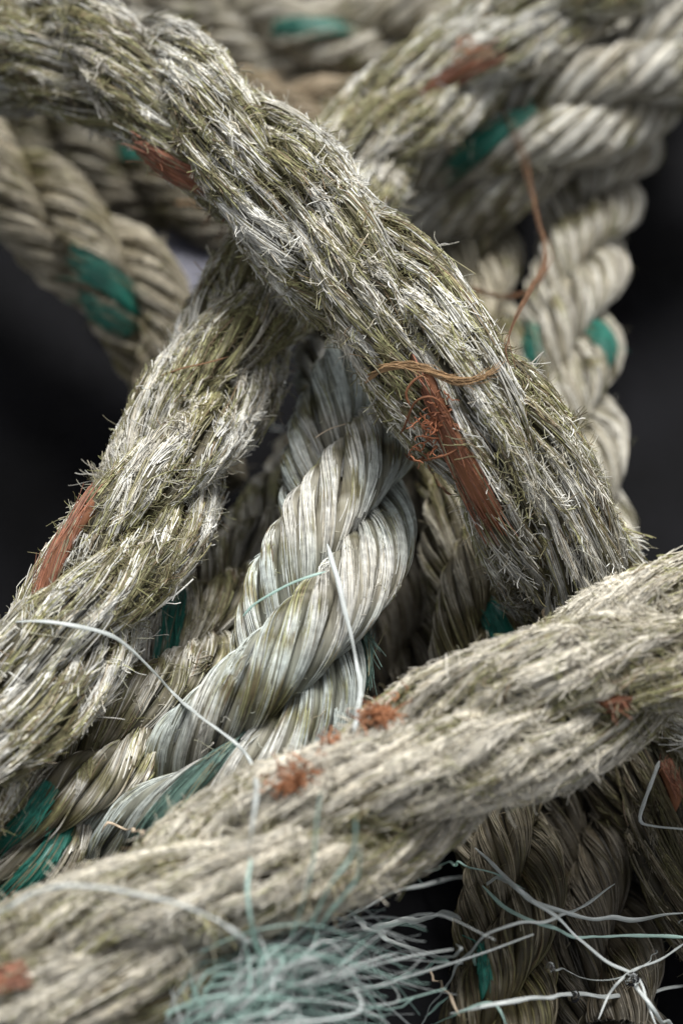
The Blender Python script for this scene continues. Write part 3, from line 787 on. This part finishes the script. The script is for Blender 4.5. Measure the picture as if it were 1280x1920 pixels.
o = twine("thread", [(688, 712, .0015), (720, 690, .002), (765, 684, .002), (805, 694, .002), (850, 714, .002), (895, 712, .002), (935, 690, .0015)], 46, .0010, .00022, M_TAN, 3)
origin_to_base(o); tag(o, "tan frayed thread lying across the shaggy diagonal rope above its orange tracer", "thread")
o = twine("thread", [(945, 205, .002), (965, 250, .004), (985, 305, .010), (998, 375, None), (1012, 425, None), (1026, 480, None), (1000, 530, None), (980, 565, None), (960, 610, None), (952, 655, .003), (962, 690, .001)], 9, .0008, .00026, M_RUST, 4, ends=.5)
origin_to_base(o); tag(o, "rust brown thread hanging from the thick cream rope to the diagonal rope", "thread")
o = twine("thread", [(886, 540, .05), (905, 550, .055), (945, 556, .06), (985, 548, .06), (1010, 525, .055), (1030, 478, .05)], 8, .0009, .00026, M_RUST, 5, ends=.5)
origin_to_base(o); tag(o, "dark brown forked twig of thread caught beside the hanging rust thread", "thread")

# ------------------------------------------------------------------ slate and water drops
def slate():
    ctr = at(392, 505, GROUND_Z + .012)
    rng = np.random.default_rng(8); m = 22
    a = np.arange(m) * 2 * math.pi / m; rr = .036 * (1 + .12 * rng.normal(0, 1, m))
    V = []; 
    for z, k in ((-.014, .97), (.004, 1.0), (.0085, .985), (.010, .94)):
        V += [(k * rr[i] * 1.3 * math.cos(a[i]), k * rr[i] * math.sin(a[i]), z + .001 * rng.normal()) for i in range(m)]
    F = grid_faces(4, m)[:, ::1]
    V.append((0, 0, .0105)); c = len(V) - 1
    cap = [[3 * m + i, 3 * m + (i + 1) % m, c, c] for i in range(m)]
    me = bpy.data.meshes.new("stone")
    me.from_pydata([tuple(v) for v in V], [], [tuple(f) for f in F] + [(x[0], x[1], x[2]) for x in cap]); me.update()
    me.materials.append(slate_mat())
    o = bpy.data.objects.new("stone", me); C.objects.link(o); o.location = ctr
    tag(o, "flat blue grey stone glimpsed in the gap left of the crossing", "stone")
slate()

def drop(px, py, lift, r, lab, hang=1.25):
    ma = water
    u, v = 16, 10; V = []
    p = drape([(px, py, lift)])[0]
    for i in range(v + 1):
        f = math.pi * i / v; z = math.cos(f); q = math.sin(f) * (1 if z < 0 else 1 - .25 * z)
        for j in range(u):
            V.append((r * q * math.cos(2 * math.pi * j / u), r * q * math.sin(2 * math.pi * j / u), r * z * (hang if z > 0 else 1)))
    o = mesh_obj("water_drop", V, grid_faces(v + 1, u), ma)
    o.location = p
    tag(o, lab, "water drop", "water drops on the filaments")
water = water_mat()
drop(1184, 1836, .030, .0025, "largest water drop, hanging in the knot of filaments at lower right")
drop(1075, 1868, .0225, .0022, "water drop on the straight filament near the bottom edge")
drop(1030, 1813, .0125, .0019, "small water drop at the free tip of the wiry filament")
drop(950, 594, .016, .0018, "small bright water drop beside the forked brown thread")
drop(532, 722, .004, .0013, "tiny water drop under the right edge of the mossy rope")

if os.environ.get("ROPE_DEBUG"):
    for i in range(len(ALL_AXES)):
        for j in range(i + 1, len(ALL_AXES)):
            a, b = ALL_AXES[i], ALL_AXES[j]
            d = np.linalg.norm(a[1][::3, None] - b[1][None, ::3], axis=2); m = np.unravel_index(d.argmin(), d.shape)
            gap = d.min() - a[2] - b[2]
            if gap < 0.003:
                p = a[1][::3][m[0]]; q = p - EYE; q = q / (q @ FWD); kf = math.tan(HALF_FOV) / 960
                print("GAP %.1f mm  %s | %s at px %d %d" % (gap * 1000, list(ROPES)[i], list(ROPES)[j], 640 + (q @ RIGHT) / kf, 960 - (q @ UP) / kf))
    print("fibres", {k: r.nf for k, r in built.items()}, sum(r.nf for r in built.values()))
    print("tris", sum(len(o.data.polygons) * 2 for o in bpy.data.objects if o.type == 'MESH'))
